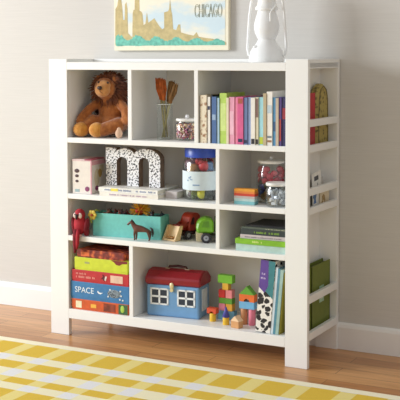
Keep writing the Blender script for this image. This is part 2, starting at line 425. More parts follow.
def voromulti(name, cols, scale):
    m, nt, b, out = new_mat(name)
    tc = N(nt, 'ShaderNodeTexCoord'); v = N(nt, 'ShaderNodeTexVoronoi'); v.inputs['Scale'].default_value = scale
    nt.links.new(tc.outputs['Object'], v.inputs['Vector'])
    sp = N(nt, 'ShaderNodeSeparateColor'); nt.links.new(v.outputs['Color'], sp.inputs[0])
    r = N(nt, 'ShaderNodeValToRGB'); r.color_ramp.interpolation = 'CONSTANT'
    for i, c in enumerate(cols):
        e = r.color_ramp.elements[i] if i < 2 else r.color_ramp.elements.new(i/len(cols))
        e.position = i/len(cols); e.color = lin(c)
    nt.links.new(sp.outputs[0], r.inputs[0]); nt.links.new(r.outputs[0], b.inputs['Base Color'])
    b.inputs['Roughness'].default_value = .35
    return m
bd = MB(); rr = random.Random(5)
for k in range(420):
    a = rr.uniform(0, 2*PI); q = .043*math.sqrt(rr.uniform(.2, 1)) if k > 140 else .0425
    bd.ell((q*math.cos(a)*.97, q*math.sin(a)*.97, rr.uniform(.010, .069)), .0058, sub=1)
o = tag(bd.done('beads', voromulti('mixed_beads', pal, 70), None, (.632, .105, S1)), 'mixed pink, orange and purple beads filling the small knobbed jar', 'beads'); o['kind'] = 'stuff'

# ------------------------------------------------------------------ books
def upright(name, x0, x1, z, h, d, m, label, group, y=.010, ry=0, cat='book', deco=None, pages=PAGES, c=.0014):
    t = thing(name, (x0, y, z), label, cat, group, ry=ry)
    w = x1-x0
    k = MB().box(0, w, 0, c*1.4, 0, h).box(0, c, c*1.4, d, 0, h).box(w-c, w, c*1.4, d, 0, h)
    k.done('cover', m, t)
    MB().box(c, w-c, c*1.4, d-.003, .002, h-.003).done('pages', pages, t)
    if deco:
        for (a, e, dm) in deco:
            MB().box(w*.12, w*.88, -.0007, .0004, a*h, e*h).done('spine_label', dm, t)
    return t
WH = C((234, 230, 222), .5, .05); NAV = C((38, 44, 78), .5); BLK = C((30, 32, 38), .5)
CRM = C((226, 214, 188), .5); BRN = C((150, 108, 78), .6); SKY = C((168, 200, 220), .5)
bk = [  # x0, x1, top px height, colour, label, deco
 (.744, .774, .195, voro_mat('brown_floral_print', (228, 216, 192), (150, 106, 70), 55, .2, .5), 'thick cream book with brown floral spine, leftmost in the row', None),
 (.776, .789, .188, WH, 'white book with a dark square near the top of its spine, second from left', [(.72, .8, NAV)]),
 (.790, .797, .197, BLK, 'thin black book slightly taller than the blue one beside it', None),
 (.7975, .818, .189, C((70, 104, 156)), 'denim blue book between the thin black and pale blue books', [(.5, .62, C((150, 176, 206)))]),
 (.8185, .830, .184, SKY, 'narrow pale blue book directly left of the lime green book', None),
 (.8305, .862, .204, C((178, 208, 96)), 'tall lime green book standing in the row', [(.25, .8, C((204, 224, 140)))]),
 (.863, .874, .186, CRM, 'narrow cream book directly right of the lime green book', None),
 (.8745, .898, .189, C((226, 158, 182)), 'light pink book right of the narrow cream book', [(.2, .7, C((236, 186, 204)))]),
 (.8985, .912, .188, C((228, 140, 170)), 'medium pink book in the middle of the three pink books', None),
 (.9125, .9385, .190, C((212, 92, 142)), 'deep pink book with a red-brown top, rightmost pink book', [(.86, .97, C((170, 84, 60))), (.05, .12, NAV)]),
 (.939, .9555, .188, C((104, 122, 166)), 'slate blue book right of the pink books', [(.03, .10, NAV)]),
 (.956, .971, .189, C((134, 152, 192)), 'periwinkle blue book left of a plain white book', None),
 (.9715, .990, .188, WH, 'white book with a black foot on its spine, between blue and brown-topped books', [(.02, .13, BLK)]),
 (.9905, 1.004, .190, C((214, 206, 180)), 'cream book with a brown top third of its spine', [(.58, .97, C((126, 96, 92))), (.02, .12, BLK)]),
 (1.0045, 1.025, .190, C((160, 214, 226)), 'light aqua book with a lime yellow foot on its spine', [(.02, .17, C((186, 200, 60)))]),
 (1.0255, 1.039, .206, C((190, 174, 140)), 'tall tan book left of the tallest white book', None),
 (1.0395, 1.064, .213, WH, 'tallest white book with grey specks down its spine', [(.06, .10, BRN), (.14, .18, C((120, 130, 140))), (.6, .75, C((190, 206, 216)))]),
 (1.0645, 1.079, .190, C((84, 142, 184)), 'ocean blue book right of the tallest white book', [(.3, .5, C((60, 90, 130)))]),
 (1.0795, 1.092, .189, C((196, 180, 160)), 'beige book between ocean blue and purple books', None),
 (1.0925, 1.103, .192, C((92, 74, 138)), 'purple book with a red patch on its spine, near the right end of the row', [(.1, .55, C((170, 66, 60)))]),
 (1.1035, 1.1235, .192, C((52, 50, 92)), 'dark navy book with a red band, rightmost in the row', [(.55, .78, C((150, 50, 60)))]),
]
for k, (x0, x1, h, m, lab, deco) in enumerate(bk):
    upright('book', x0+.0006, x1, S1, h, .27 if x1-x0 < .008 else .17+.03*((k*37) % 5)/5, m, lab+' on the top shelf' if len(lab.split()) < 13 else lab, 'books in the top right cubby', y=.008+.003*((k*7) % 3), deco=deco)

# ------------------------------------------------------------------ row two: carton, letter, books, big jar
def flat_book(name, x, y, z, w, d, h, m, label, group, rz=0, pages=PAGES, deco=None, c=.0022):
    """lying book: spine on the -Y side, pages visible on the other sides"""
    t = thing(name, (x, y, z), label, 'book', group, rz=rz)
    k = MB().box(0, w, 0, c, 0, h).box(0, w, c, d, 0, c).box(0, w, c, d, h-c, h); k.done('cover', m, t)
    MB().box(.003, w-.003, c, d-.004, c, h-c).done('pages', pages, t)
    return t
cb = thing('toy_carton', (.112, .012, S2), 'white card toy box with pink edges, left end of the second shelf', 'box', rz=R(6))
MB().box(0, .092, 0, .135, 0, .150, .0015).done('carton', C((236, 228, 220), .55, .03), cb)
MB().box(-.0006, .0926, -.0006, .1356, .142, .1508, .001).done('pink_lid_edge', C((222, 196, 196), .5), cb)
MB().box(.060, .0929, -.0008, .120, .146, .1511).done('red_lid_band', C((176, 84, 104), .5), cb)
fr = MB()
fr.box(.0885, .0935, -.0010, .002, 0, .146).box(.0905, .0932, .002, .134, .125, .142)
fr.done('pink_trim', C((226, 168, 180), .5), cb)
dk = MB()
for zz, sx_ in ((.100, .012), (.078, .009), (.055, .008)): dk.ell((.022, -.001, zz), (sx_, .0012, sx_*.75), sub=2)
dk.done('picture_spots', C((84, 62, 66), .6), cb)
MB().box(.012, .034, -.001, .0008, .008, .020).done('blue_stamp', C((160, 186, 190), .6), cb)
MB().ell((.072, -.0012, .022), (.011, .0012, .011), sub=2).done('purple_emblem', C((142, 70, 112), .6), cb)
MB().ell((.093, .05, .022), (.0012, .016, .012), sub=2).done('purple_emblem', C((142, 70, 112), .6), cb)
MB().ell((.0933, .080, .085), (.0014, .020, .020), sub=2).done('gold_emblem', C((196, 158, 84), .6), cb)
MB().ell((.0931, .052, .068), (.0012, .026, .040), sub=2).box(.0925, .0937, .075, .115, .088, .120).done('animal_print', C((218, 206, 176), .6), cb)

SCR = C((150, 160, 186), .6); YEL = C((232, 216, 90), .6)
fbk = flat_book('book', .258, -.004+.006, S2, .290, .200, .018, WH, 'large white picture book lying under another below the letter m', 'books under the letter m', rz=0)
fbk2 = flat_book('book', .252, .004, S2+.0184, .290, .200, .0185, C((238, 236, 230)), 'upper white picture book lying directly beneath the letter m, yellow patch on spine', 'books under the letter m', rz=R(1))
k = MB(); rr = random.Random(2); scribble(k, .03, .28, -.0002, .0055, .008, rr); k.done('spine_print', SCR, fbk2)
k = MB(); scribble(k, .05, .24, -.0002, .005, .007, rr); k.done('spine_print', C((190, 170, 190), .6), fbk)
MB().box(.062, .098, -.0009, .0006, .004, .0155).done('spine_label', YEL, fbk2)
fbk3 = flat_book('book', .551, .060, S2, .056, .180, .030, C((206, 198, 196)), 'grey-white book lying right of the white picture books, behind the big jar', None, rz=R(-4))

def arc(cx, cz, rx, rz_, a0, a1, n=8): return [(cx+rx*math.cos(R(a0+(a1-a0)*i/n)), cz+rz_*math.sin(R(a0+(a1-a0)*i/n))) for i in range(n+1)]
MU = [(0, 0), (0, 1), (.19, 1), (.19, .93)] + arc(.36, .74, .19, .26, 115, 38, 7) + [(.535, .84)] + arc(.74, .72, .26, .28, 140, 0, 12) + [(1, 0), (.80, 0), (.80, .60)] + arc(.705, .62, .095, .15, 0, 180, 8) + [(.61, 0), (.40, 0), (.40, .60)] + arc(.30, .62, .10, .15, 0, 180, 8) + [(.20, 0)]
lm = thing('letter_m', (.244, .075, S2+.0374), 'lowercase letter m covered in black and white speckled paper, standing on the books', 'letter', rz=R(2))
MW, MH = .270, .165
MB().prism([(u*MW, v*MH) for u, v in MU], 0, .036).done('letter_body', C((120, 100, 84), .7, .2), lm)
o = MB().prism([(MW*(.006+u*.988), MH*(.006+v*.988)) for u, v in MU], -.0012, .0006).done('speckled_face', voro_mat('black_white_speckle', (236, 236, 238), (28, 30, 40), 120, .30, .50), lm)

# big jar with blue lid
bj = thing('toy_jar', (.697, .115, S2), 'large clear jar of small toys with a blue lid and pale blue label', 'jar')
MB().lathe([(.0, .001), (.070, .001), (.080, .010), (.081, .05), (.081, .148), (.074, .168), (.068, .176), (.068, .184), (.0, .184)], seg=40).sm().done('glass_body', GLASS, bj, auto=60)
MB().lathe([(.0, .1845), (.070, .1845), (.070, .178), (.072, .178), (.073, .215), (.070, .219), (.0, .219)], seg=40).sm().done('lid', C((44, 74, 172), .35, .1), bj, auto=50)
MB().lathe([(.0812, .044), (.0820, .044), (.0820, .122), (.0812, .122), (.0812, .044)], seg=40).sm().done('paper_label', C((206, 220, 226), .7, .03), bj, auto=60)
k = MB()
for ang, zz, ww, hh in ((-102, .095, .010, .006), (-96, .088, .012, .004), (-108, .084, .006, .006), (-80, .066, .03, .005), (-98, .100, .006, .004)):
    a = R(ang); c = Vector((.0824*math.cos(a), .0824*math.sin(a), zz))
    k.box(-ww/2, ww/2, -.0006, .0006, -hh/2, hh/2, 0, Matrix.Translation(c) @ Matrix.Rotation(a+PI/2, 4, 'Z'))
k.done('label_print', C((130, 156, 186), .7), bj)
toys = [(-.045, -.050, .150, (92, 40, 66), 'plum'), (-.020, -.062, .137, (216, 176, 120), 'tan'), (.012, -.055, .158, (168, 24, 40), 'deep red'), (.038, -.048, .142, (206, 60, 70), 'coral red'), (.058, -.020, .145, (80, 120, 170), 'blue'), (-.064, -.016, .132, (40, 60, 110), 'navy'),
        (.0, -.01, .168, (140, 30, 40), 'crimson'), (-.035, .02, .15, (190, 90, 70), 'terracotta'), (.03, .03, .15, (170, 40, 60), 'wine red'),
        (.026, -.054, .028, (208, 202, 60), 'yellow-green'), (.0, -.058, .028, (90, 110, 60), 'olive'), (-.030, -.052, .028, (70, 50, 50), 'dark brown'), (-.052, -.034, .028, (190, 190, 180), 'pale grey'), (.052, -.034, .028, (60, 70, 60), 'dark green'),
        (.02, 0, .07, (170, 60, 60), 'rose red'), (-.03, -.01, .075, (70, 90, 140), 'steel blue'), (0, .04, .06, (200, 180, 90), 'mustard'), (-.02, .0, .105, (180, 140, 60), 'ochre'), (.035, .0, .11, (160, 50, 50), 'brick red')]
for k, (x, y, z, c, cn) in enumerate(toys):
    m = MB(); s_ = .024
    if k % 3 == 0: m.ell((0, 0, 0), (s_, s_*.8, s_), (0, .4, k)).ell((s_*.7, 0, s_*.7), s_*.5, sub=2)
    elif k % 3 == 1: m.box(-s_, s_, -s_*.5, s_*.5, -s_*.7, s_*.6, .005).cyl((-s_*.6, -s_*.6, -s_*.6), (-s_*.6, s_*.6, -s_*.6), s_*.35).cyl((s_*.6, -s_*.6, -s_*.6), (s_*.6, s_*.6, -s_*.6), s_*.35)
    else: m.ell((0, 0, 0), (s_*.6, s_*.6, s_), (0, 1, k)).ell((0, 0, s_*.8), s_*.55, sub=2)
    x, y = x*.78, y*.78
    o = m.sm().done('small_toy', C(c, .45), None, (.697+x, .115+y, S2+z))
    o.rotation_euler = (0, 0, k*1.3)
    tag(o, '%s plastic toy inside the large blue-lidded jar, %s' % (cn, 'above the label' if z > .12 else ('below the label' if z < .03 else 'behind the label')), 'toy', 'toys in the blue-lidded jar')

# row two right cell
cs = thing('striped_card_box', (.885, .035, S2), 'small box striped orange, red, grey and teal, left in the right second-row cubby', 'box', rz=0)
lay = [(0, .013, (120, 180, 184)), (.013, .024, (176, 200, 196)), (.024, .034, (186, 176, 172)), (.034, .044, (200, 64, 44)), (.044, .052, (222, 128, 58)), (.052, .063, (226, 154, 50))]
for a, e, c in lay: MB().box(0, .092, 0, .034, a, e, .001).done('coloured_layer', C(c, .5), cs)
jB = jar((.996, .155, S2), 'pompom_jar', 'tall glass jar of coloured balls with a pale lid, behind the silver-filled jar', .060, .160, .012, C((226, 222, 216), .3), True)
rr = random.Random(9)
cB = [((196, 84, 96), 'rose red', 13, .105, .140), ((176, 40, 60), 'crimson', 6, .085, .135), ((46, 66, 48), 'dark green', 9, .060, .088), ((52, 66, 120), 'navy blue', 9, .030, .075), ((128, 100, 40), 'olive brown', 11, .018, .045)]
spots = []
for c, cn, n, za, zb in cB:
    for q in range(n):
        for tr in range(60):
            a = rr.uniform(PI*.85, 2.1*PI); rad = .0415; z = rr.uniform(za, zb)
            if cn == 'navy blue': a = rr.uniform(PI*.95, 1.4*PI)
            p = Vector((rad*math.cos(a), rad*math.sin(a), z))
            if all((p-s_).length > .019 for s_ in spots): break
        spots.append(p)
        o = MB().ell((0, 0, 0), .0145, sub=2).sm().done('craft_ball', C(c, .8, .2, 90), None, (.996+p.x, .155+p.y, S2+p.z))
        tag(o, '%s craft ball inside the tall jar with the pale lid' % cn, 'ball', 'craft balls in the tall jar, '+cn)
jF = jar((1.066, .052, S2), 'silver_jar', 'short white-lidded glass jar of silver bits in front of the tall ball jar', .046, .082, .014, C((228, 226, 222), .3))
k = MB(); rr = random.Random(4)
for q in range(70):
    a = rr.uniform(0, 2*PI); r_ = .034*math.sqrt(rr.random()); s_ = rr.uniform(.006, .011)
    k.box(-s_, s_, -s_*.3, s_*.3, -s_*.8, s_*.8, 0, Matrix.Translation((r_*math.cos(a), r_*math.sin(a), rr.uniform(.014, .062))) @ Matrix.Rotation(rr.uniform(0, 3), 4, 'X') @ Matrix.Rotation(rr.uniform(0, 3), 4, 'Z'))
o = tag(k.done('silver_bits', C((204, 208, 216), .4, .2, 90, metal=.2), None, (1.066, .052, S2)), 'crumpled silver bits filling the short white-lidded jar', 'craft bits'); o['kind'] = 'stuff'

# ------------------------------------------------------------------ row three
RED = C((168, 28, 44), .8, .15); DRED = C((122, 18, 34), .85, .2); WFACE = C((226, 200, 190), .8)
pa = thing('plush_parrot', (.146, .018, S3), 'red plush parrot perched on the left shelf edge with its tail hanging down', 'soft toy')
b = MB(); b.ell((0, 0, .048), (.030, .024, .044)).ell((0, -.002, .092), (.025, .023, .027)).ell((0, -.004, .072), (.023, .02, .02))
b.sm().done('body', RED, pa, remesh=.003)
for s in (-1, 1):
    MB().ell((s*.032, .003, .040), (.011, .017, .042), (0, s*.16, 0)).ell((s*.034, .006, .014), (.008, .011, .022), (0, s*.1, 0)).sm().done('wing', DRED, pa, remesh=.003)
    MB().ell((s*.013, -.019, .090), (.0095, .0065, .013), sub=2).sm().done('cheek_patch', WFACE, pa)
    MB().ell((s*.010, -.0255, .095), .0028, sub=2).sm().done('eye', BLK, pa)
    MB().ell((s*.016-.002, -.022, .0045), (.009, .012, .0045), sub=2).sm().done('foot', C((214, 160, 150), .8), pa)
MB().ell((0, -.026, .088), (.0055, .008, .010)).ell((0, -.030, .079), (.004, .005, .008), (.5, 0, 0)).sm().done('beak', C((46, 34, 36), .4), pa, remesh=.0015)
MB().tube([(-.004, -.026, .030), (-.004, -.034, .000), (-.006, -.031, -.035), (-.008, -.029, -.072)], [.010, .011, .010, .005], 10).sm().done('tail', DRED, pa)
MB().tube([(.008, -.026, .030), (.010, -.036, .000), (.008, -.034, -.03), (.004, -.034, -.055)], [.008, .009, .008, .004], 10).sm().done('tail', RED, pa)

bi = thing('storage_bin', (.195, .045, S3), 'turquoise open storage bin full of toys on the third shelf', 'bin', rz=R(5))
TQ = C((112, 196, 188), .6, .05, 60); bw, bd_, bh, bt = .325, .088, .100, .004
MB().box(0, bw, 0, bt, 0, bh).box(0, bw, bd_-bt, bd_, 0, bh).box(0, bt, bt, bd_-bt, 0, bh).box(bw-bt, bw, bt, bd_-bt, 0, bh).box(bt, bw-bt, bt, bd_-bt, 0, bt).done('bin_walls', TQ, bi)
Mb = Matrix.Translation((.195, .045, S3)) @ Matrix.Rotation(R(5), 4, 'Z')
def inb(x, y, z): return tuple(Mb @ Vector((x, y, z)))
sb = thing('spiky_ball', inb(.205, .052, .112), 'yellow spiky rubber ball with a red centre on top of the bin', 'ball')
k = MB(); rr = random.Random(6)
for q in range(90):
    d = Vector((rr.gauss(0, 1), rr.gauss(0, 1), rr.gauss(0, .8))).normalized()
    if d.z < -.4: continue
    k.tube([d*.012, d*.032, d*.048+Vector((0, 0, -.002))], [.003, .0026, .0012], 6)
k.done('spikes', C((232, 176, 52), .5), sb); MB().ell((0, 0, 0), .019, sub=3).sm().done('core', C((206, 84, 34), .5), sb)
MB().ell((.002, -.032, .004), (.008, .006, .008), sub=2).sm().done('red_bud', C((190, 30, 36), .5), sb)
fills = [(.035, .05, (126, 74, 50), 'brown'), (.072, .045, (92, 44, 44), 'maroon'), (.105, .05, (150, 92, 80), 'dusty rose'), (.125, .07, (70, 52, 56), 'charcoal'), (.155, .04, (46, 44, 52), 'black'), (.255, .05, (60, 62, 74), 'slate grey'), (.285, .06, (42, 54, 66), 'dark blue'), (.245, .10, (110, 60, 50), 'russet'), (.06, .10, (60, 60, 50), 'olive black'), (.15, .10, (120, 40, 40), 'dark red')]
for q, (x, y, c, cn) in enumerate(fills):
    t = thing('animal_figure', inb(x, min(y, .066), .086), '%s toy animal poking out of the turquoise bin' % cn, 'toy animal', 'toy animals in the turquoise bin', rz=q*1.1)
    b = MB().ell((0, 0, .0), (.019, .011, .012), sub=2).ell((.018, 0, .016), (.008, .006, .008), sub=2).ell((.013, 0, .008), (.007, .006, .011), sub=2)
    for sx_ in (-.012, .010):
        for sy_ in (-.006, .006): b.ell((sx_, sy_, -.013), (.004, .004, .013), sub=2)
    b.ell((.026, 0, .014), (.006, .004, .004), sub=2)
    b.sm().done('body', C(c, .5), t, remesh=.0025)
    MB().ell((.016, .004, .025), (.002, .002, .004), sub=1).ell((.016, -.004, .025), (.002, .002, .004), sub=1).done('ears', C(c, .5), t)
fw = thing('toy_flower', inb(.004, -.004, .092), 'yellow-green flexible flower toy draped over the left corner of the bin', 'toy')
k = MB()
for q in range(6):
    a = q*PI/3; k.ell((.013*math.cos(a), -.008, .013*math.sin(a)), (.010, .004, .010), sub=2)
k.sm().done('petals', C((206, 180, 70), .6), fw); MB().ell((0, -.013, 0), .006, sub=2).sm().done('centre', C((176, 70, 50), .6), fw)
MB().tube([(.022, .02, .014), (.012, .004, .022), (.0, -.006, .004), (-.008, -.010, -.020), (-.003, -.008, -.036)], .0035, 8).sm().done('stem', C((150, 160, 70), .6), fw)

# horse : one continuous skin
def skin(name, pts, edges, m, parent=None, loc=None, sub=2, root=0):
    me = bpy.data.meshes.new(name); me.from_pydata([p[:3] for p in pts], edges, []); me.materials.append(m)
    o = bpy.data.objects.new(name, me); COL.objects.link(o)
    md = o.modifiers.new('skin', 'SKIN'); md.use_smooth_shade = True
    for i, p in enumerate(pts):
        s_ = me.skin_vertices[0].data[i]; s_.radius = (p[3], p[4] if len(p) > 4 else p[3]); s_.use_root = (i == root)
    sd = o.modifiers.new('sub', 'SUBSURF'); sd.levels = sub; sd.render_levels = sub
    if parent: o.parent = parent
    if loc: o.location = loc
    return o
HB = mat('glossy_bay_brown', (96, 56, 44), .3, .15, 60); HM = C((36, 24, 26), .5)
ho = thing('toy_horse', (.450, .028, S3), 'small brown plastic toy horse standing in front of the turquoise bin', 'toy horse', rz=R(12))
pts = [(.030, 0, .052, .0125), (.010, 0, .050, .0135), (-.012, 0, .050, .0135), (-.028, 0, .058, .0125), (-.037, 0, .069, .0095), (-.044, 0, .079, .0075), (-.053, 0, .073, .0058), (-.062, 0, .064, .0044),
       (.036, .007, .040, .0085), (.040, .008, .026, .0050), (.036, .008, .010, .0036), (.034, .008, .001, .0036),
       (.034, -.007, .040, .0085), (.036, -.008, .026, .0050), (.040, -.008, .011, .0036), (.037, -.008, .001, .0036),
       (-.024, .007, .040, .0065), (-.023, .008, .024, .0046), (-.024, .008, .010, .0034), (-.026, .008, .001, .0036),
       (-.026, -.007, .040, .0065), (-.028, -.008, .024, .0046), (-.026, -.008, .010, .0034), (-.028, -.008, .001, .0036)]
ed = [(0, 1), (1, 2), (2, 3), (3, 4), (4, 5), (5, 6), (6, 7), (0, 8), (8, 9), (9, 10), (10, 11), (0, 12), (12, 13), (13, 14), (14, 15), (2, 16), (16, 17), (17, 18), (18, 19), (2, 20), (20, 21), (21, 22), (22, 23)]
skin('body', pts, ed, HB, ho)
MB().tube([(.040, 0, .056), (.049, 0, .050), (.053, 0, .034), (.051, 0, .018)], [.003, .0055, .005, .0015], 8).sm().done('tail', HM, ho)
MB().tube([(-.043, 0, .088), (-.036, 0, .080), (-.029, 0, .070), (-.020, 0, .063)], [.0025, .004, .004, .002], 8).sm().done('mane', HM, ho)
for s in (-1, 1): MB().cyl((-.043, s*.003, .083), (-.042, s*.004, .089), .0022, .0006, 8).done('ear', HB, ho)

def wheel(par, x, y, z, r, w, ax=(0, 1, 0)):
    a = Vector(ax)*w/2; c = Vector((x, y, z))
    t = MB().cyl(c-a, c+a, r).done('wheel', C((44, 42, 46), .5), par)
    bv = t.modifiers.new('b', 'BEVEL'); bv.width = .002
    MB().cyl(c-a*1.15, c+a*1.15, r*.52).done('hub', C((156, 158, 166), .4), t)
    MB().cyl(c-a*1.25, c+a*1.25, r*.16).done('axle_pin', C((90, 90, 96), .4), t)
# front loader (its length runs along local -x : scoop; heading turned towards the camera)
WOOD = mat('pale_maple', (222, 190, 140), .5, .1, 30); RT = C((184, 56, 30), .35, .08)
lo = thing('toy_loader', (.586, .181, S3), 'red toy loader truck with a pale wooden scoop, on the third shelf', 'toy truck', rz=R(75))
MB().box(-.050, .062, -.026, .026, .016, .032, .003).done('chassis', C((70, 40, 34), .5), lo)
MB().prism([(-.012, .030), (-.016, .062), (-.004, .092), (.008, .106), (.040, .108), (.058, .098), (.062, .070), (.062, .030)], -.030, .030).done('cab', RT, lo).modifiers.new('b', 'BEVEL').width = .006
MB().prism([(-.006, .060), (.002, .086), (.012, .092), (.018, .086), (.016, .060)], -.0312, .0312).done('cab_window', C((74, 26, 22), .4), lo)
for sy in (-1, 1): MB().prism([(-.062, .040), (-.060, .052), (-.010, .074), (.004, .074), (.004, .060), (-.010, .060)], sy*.022-.004, sy*.022+.004).done('lift_arm', C((150, 50, 34), .5), lo)
MB().box(-.070, -.028, -.020, .020, .040, .064, .003, None).done('engine_hood', C((150, 46, 34), .5), lo)
ws = MB()
ws.prism([(-.088, .0015), (-.078, .0015), (-.062, .060), (-.072, .060)], -.033, .033)
for sy in (-1, 1): ws.prism([(-.112, .0015), (-.078, .0015), (-.060, .062), (-.080, .062)], sy*.033-.004, sy*.033+.004)
ws.box(-.112, -.078, -.033, .033, .0012, .008, .001); ws.done('scoop', WOOD, lo)
MB().box(-.104, -.084, -.016, .016, .012, .016, 0).done('scoop_groove', C((190, 140, 80), .5), lo)
for x in (-.030, .040):
    for sy in (-1, 1): wheel(lo, x, sy*.036, .0185, .0185, .012)

gt = thing('toy_truck', (.727, .145, S3), 'lime green toy truck with dark wheels, right of the red loader', 'toy truck', rz=R(30))
GR = C((112, 172, 40), .35, .08)
MB().box(-.060, .066, -.028, .028, .018, .032, .003).done('chassis', C((52, 56, 40), .5), gt)
MB().prism([(-.062, .040), (-.068, .058), (-.062, .084), (-.048, .100), (-.026, .106), (-.006, .104), (.006, .094), (.008, .040)], -.034, .034).done('cab', GR, gt).modifiers.new('b', 'BEVEL').width = .008
MB().prism([(-.066, .006), (-.067, .040), (-.040, .042), (-.034, .028), (-.040, .006)], -.030, .030).done('bumper', C((214, 200, 160), .5), gt)
MB().prism([(-.044, .066), (-.036, .090), (-.014, .092), (-.010, .066)], -.0352, .0352).done('cab_window', C((92, 146, 44), .3), gt)
MB().box(.012, .068, -.032, .032, .034, .100, .005).done('cargo_box', C((96, 130, 58), .45), gt)
MB().box(.0125, .0675, -.033, .033, .096, .1035, .002).done('cargo_lid', C((60, 74, 52), .45), gt)
for x in (-.026, .044):
    for sy in (-1, 1): wheel(gt, x, sy*.038, .0215, .0215, .014)

# book stack, row three right
def stackbook(x, y, z, w, d, h, m, lab, rz=0, deco=None):
    t = flat_book('book', x, y, z, w, d, h, m, lab, 'books stacked in the right cubby of the third row', rz)
    if deco: deco(t, w, h)
    return t
def mark(c, a, e, z0, z1, scrib=True):
    def f(t, w, h):
        k = MB()
        if scrib: scribble(k, w*a, w*e, -.0002, h*z0, h*(z1-z0), rr)
        else: k.box(w*a, w*e, -.0007, .0004, h*z0, h*z1)
        k.done('spine_print', c, t)
    return f
zz = S3
stackbook(.902, .016, zz, .216, .21, .028, C((178, 206, 198)), 'pale aqua book at the bottom of the stack', 0); zz += .0283
stackbook(.901, .012, zz, .219, .21, .021, C((126, 182, 40)), 'bright green book second from the bottom of the stack', 0, mark(C((206, 226, 130)), .35, .6, .35, .75)); zz += .0213
stackbook(.920, .020, zz, .198, .20, .016, C((200, 188, 190)), 'pinkish grey book in the middle of the stack, above the bright green one', R(1), mark(C((150, 136, 150)), .1, .9, .3, .6)); zz += .0163
stackbook(.920, .024, zz, .199, .20, .022, C((48, 58, 58)), 'dark charcoal book with green lettering marks on its spine, in the stack', R(0), mark(C((120, 156, 66)), .3, .85, .3, .7)); zz += .0223
stackbook(.920, .030, zz, .196, .19, .007, C((86, 96, 84)), 'thin dark olive book second from the top of the stack', R(-1), mark(C((176, 178, 150)), .55, .98, .3, .8)); zz += .0073
stackbook(.935, .045, zz, .178, .18, .006, C((38, 38, 42)), 'thin black book on top of the stack', R(1.5))

# ------------------------------------------------------------------ board games
def game(x, z, w, h, d, m, label, y=.010, rz=0):
    t = thing('board_game', (x, y, z), label, 'board game', 'board games in the bottom left cubby', rz=rz)
    MB().box(.0015, w-.0015, .0015, d-.0015, 0, h*.35, .001).done('box_base', m, t)
    MB().box(0, w, 0, d, h*.12, h, .0018).done('box_lid', m, t)
    return t
def patch(t, name, m, x0, x1, z0, z1): return MB().box(x0, x1, -.0008, .0006, z0, z1).done(name, m, t)
z = S4
g = game(.104, z, .290, .046, .24, C((206, 88, 40), .45, .1), 'orange board game box with a cream square and green end, bottom of the stack'); z += .0462
patch(g, 'cream_square', C((238, 226, 190)), .022, .052, .008, .038); patch(g, 'yellow_print', C((236, 180, 70)), .10, .128, .014, .030)
patch(g, 'brown_print', C((130, 54, 30), .6, .4), .166, .226, .006, .040); patch(g, 'green_end', C((58, 98, 60)), .242, .288, .002, .044)
MB().ell((.262, -.001, .024), (.010, .0014, .016), sub=2).done('pale_leaf', C((170, 206, 80)), g)
g = game(.098, z, .300, .077, .25, C((58, 120, 172), .45, .08), 'blue board game box printed SPACE, second from the bottom of the stack'); z += .0772
lettering('SPACE', .024, -.0006, .030, .026, C((226, 236, 240)), g, width=.098)
k = MB(); k.prism([(.140, .040), (.148, .033), (.158, .032), (.170, .040), (.160, .038), (.150, .039), (.143, .046)], -.0010, .0006); k.done('white_rocket', C((238, 242, 244)), g)
k = MB().ell((.226, -.0008, .040), (.034, .0012, .018)); k.done('grey_machine_print', voro_mat('machine_print', (126, 140, 150), (60, 66, 76), 110, .25, .5), g)
k = MB()
for (x_, z_) in ((.196, .026), (.258, .054), (.262, .034), (.206, .056), (.256, .018), (.270, .016)): k.ell((x_, -.001, z_), (.0045, .0012, .004), sub=2)
k.done('pale_specks', C((214, 222, 226)), g)
g = game(.106, z, .290, .052, .24, C((186, 40, 48), .45, .08), 'red board game box with a cream card and small white print, middle of the stack'); z += .0522
k = MB(); scribble(k, .022, .075, -.0004, .032, .009, rr); scribble(k, .022, .120, -.0004, .017, .011, rr); k.done('small_print', C((222, 140, 130)), g)
patch(g, 'cream_card', C((222, 186, 164)), .200, .262, .010, .042)
k = MB(); k.prism([(.150, .020), (.162, .034), (.158, .042), (.166, .040), (.172, .030), (.168, .012), (.160, .022)], -.001, .0006); k.done('dark_figure', C((88, 24, 30)), g)
k = MB(); k.prism([(.166, .022), (.176, .036), (.182, .034), (.176, .014)], -.001, .0006); k.done('white_figure', C((226, 210, 204)), g)
g = game(.120, z, .272, .056, .23, C((200, 210, 52), .45, .06), 'lime yellow board game box with a wavy dark red corner, second from the top'); z += .0562
k = MB(); k.prism([(.190, .0555), (.205, .048), (.215, .038), (.232, .036), (.245, .044), (.271, .046), (.271, .0555)], -.001, .0006); k.done('dark_red_wave', C((120, 32, 30)), g)
patch(g, 'grey_badge', C((164, 168, 110)), .054, .078, .030, .038)
g = game(.134, z, .240, .034, .22, voro_mat('orange_brown_print', (110, 34, 24), (206, 104, 50), 42, .15, .6, third=(160, 62, 38)), 'dark red and orange patterned game box, topmost of the stack'); z += .034
patch(g, 'orange_dome', C((216, 110, 60), .5, .3), .02, .065, .006, .024)

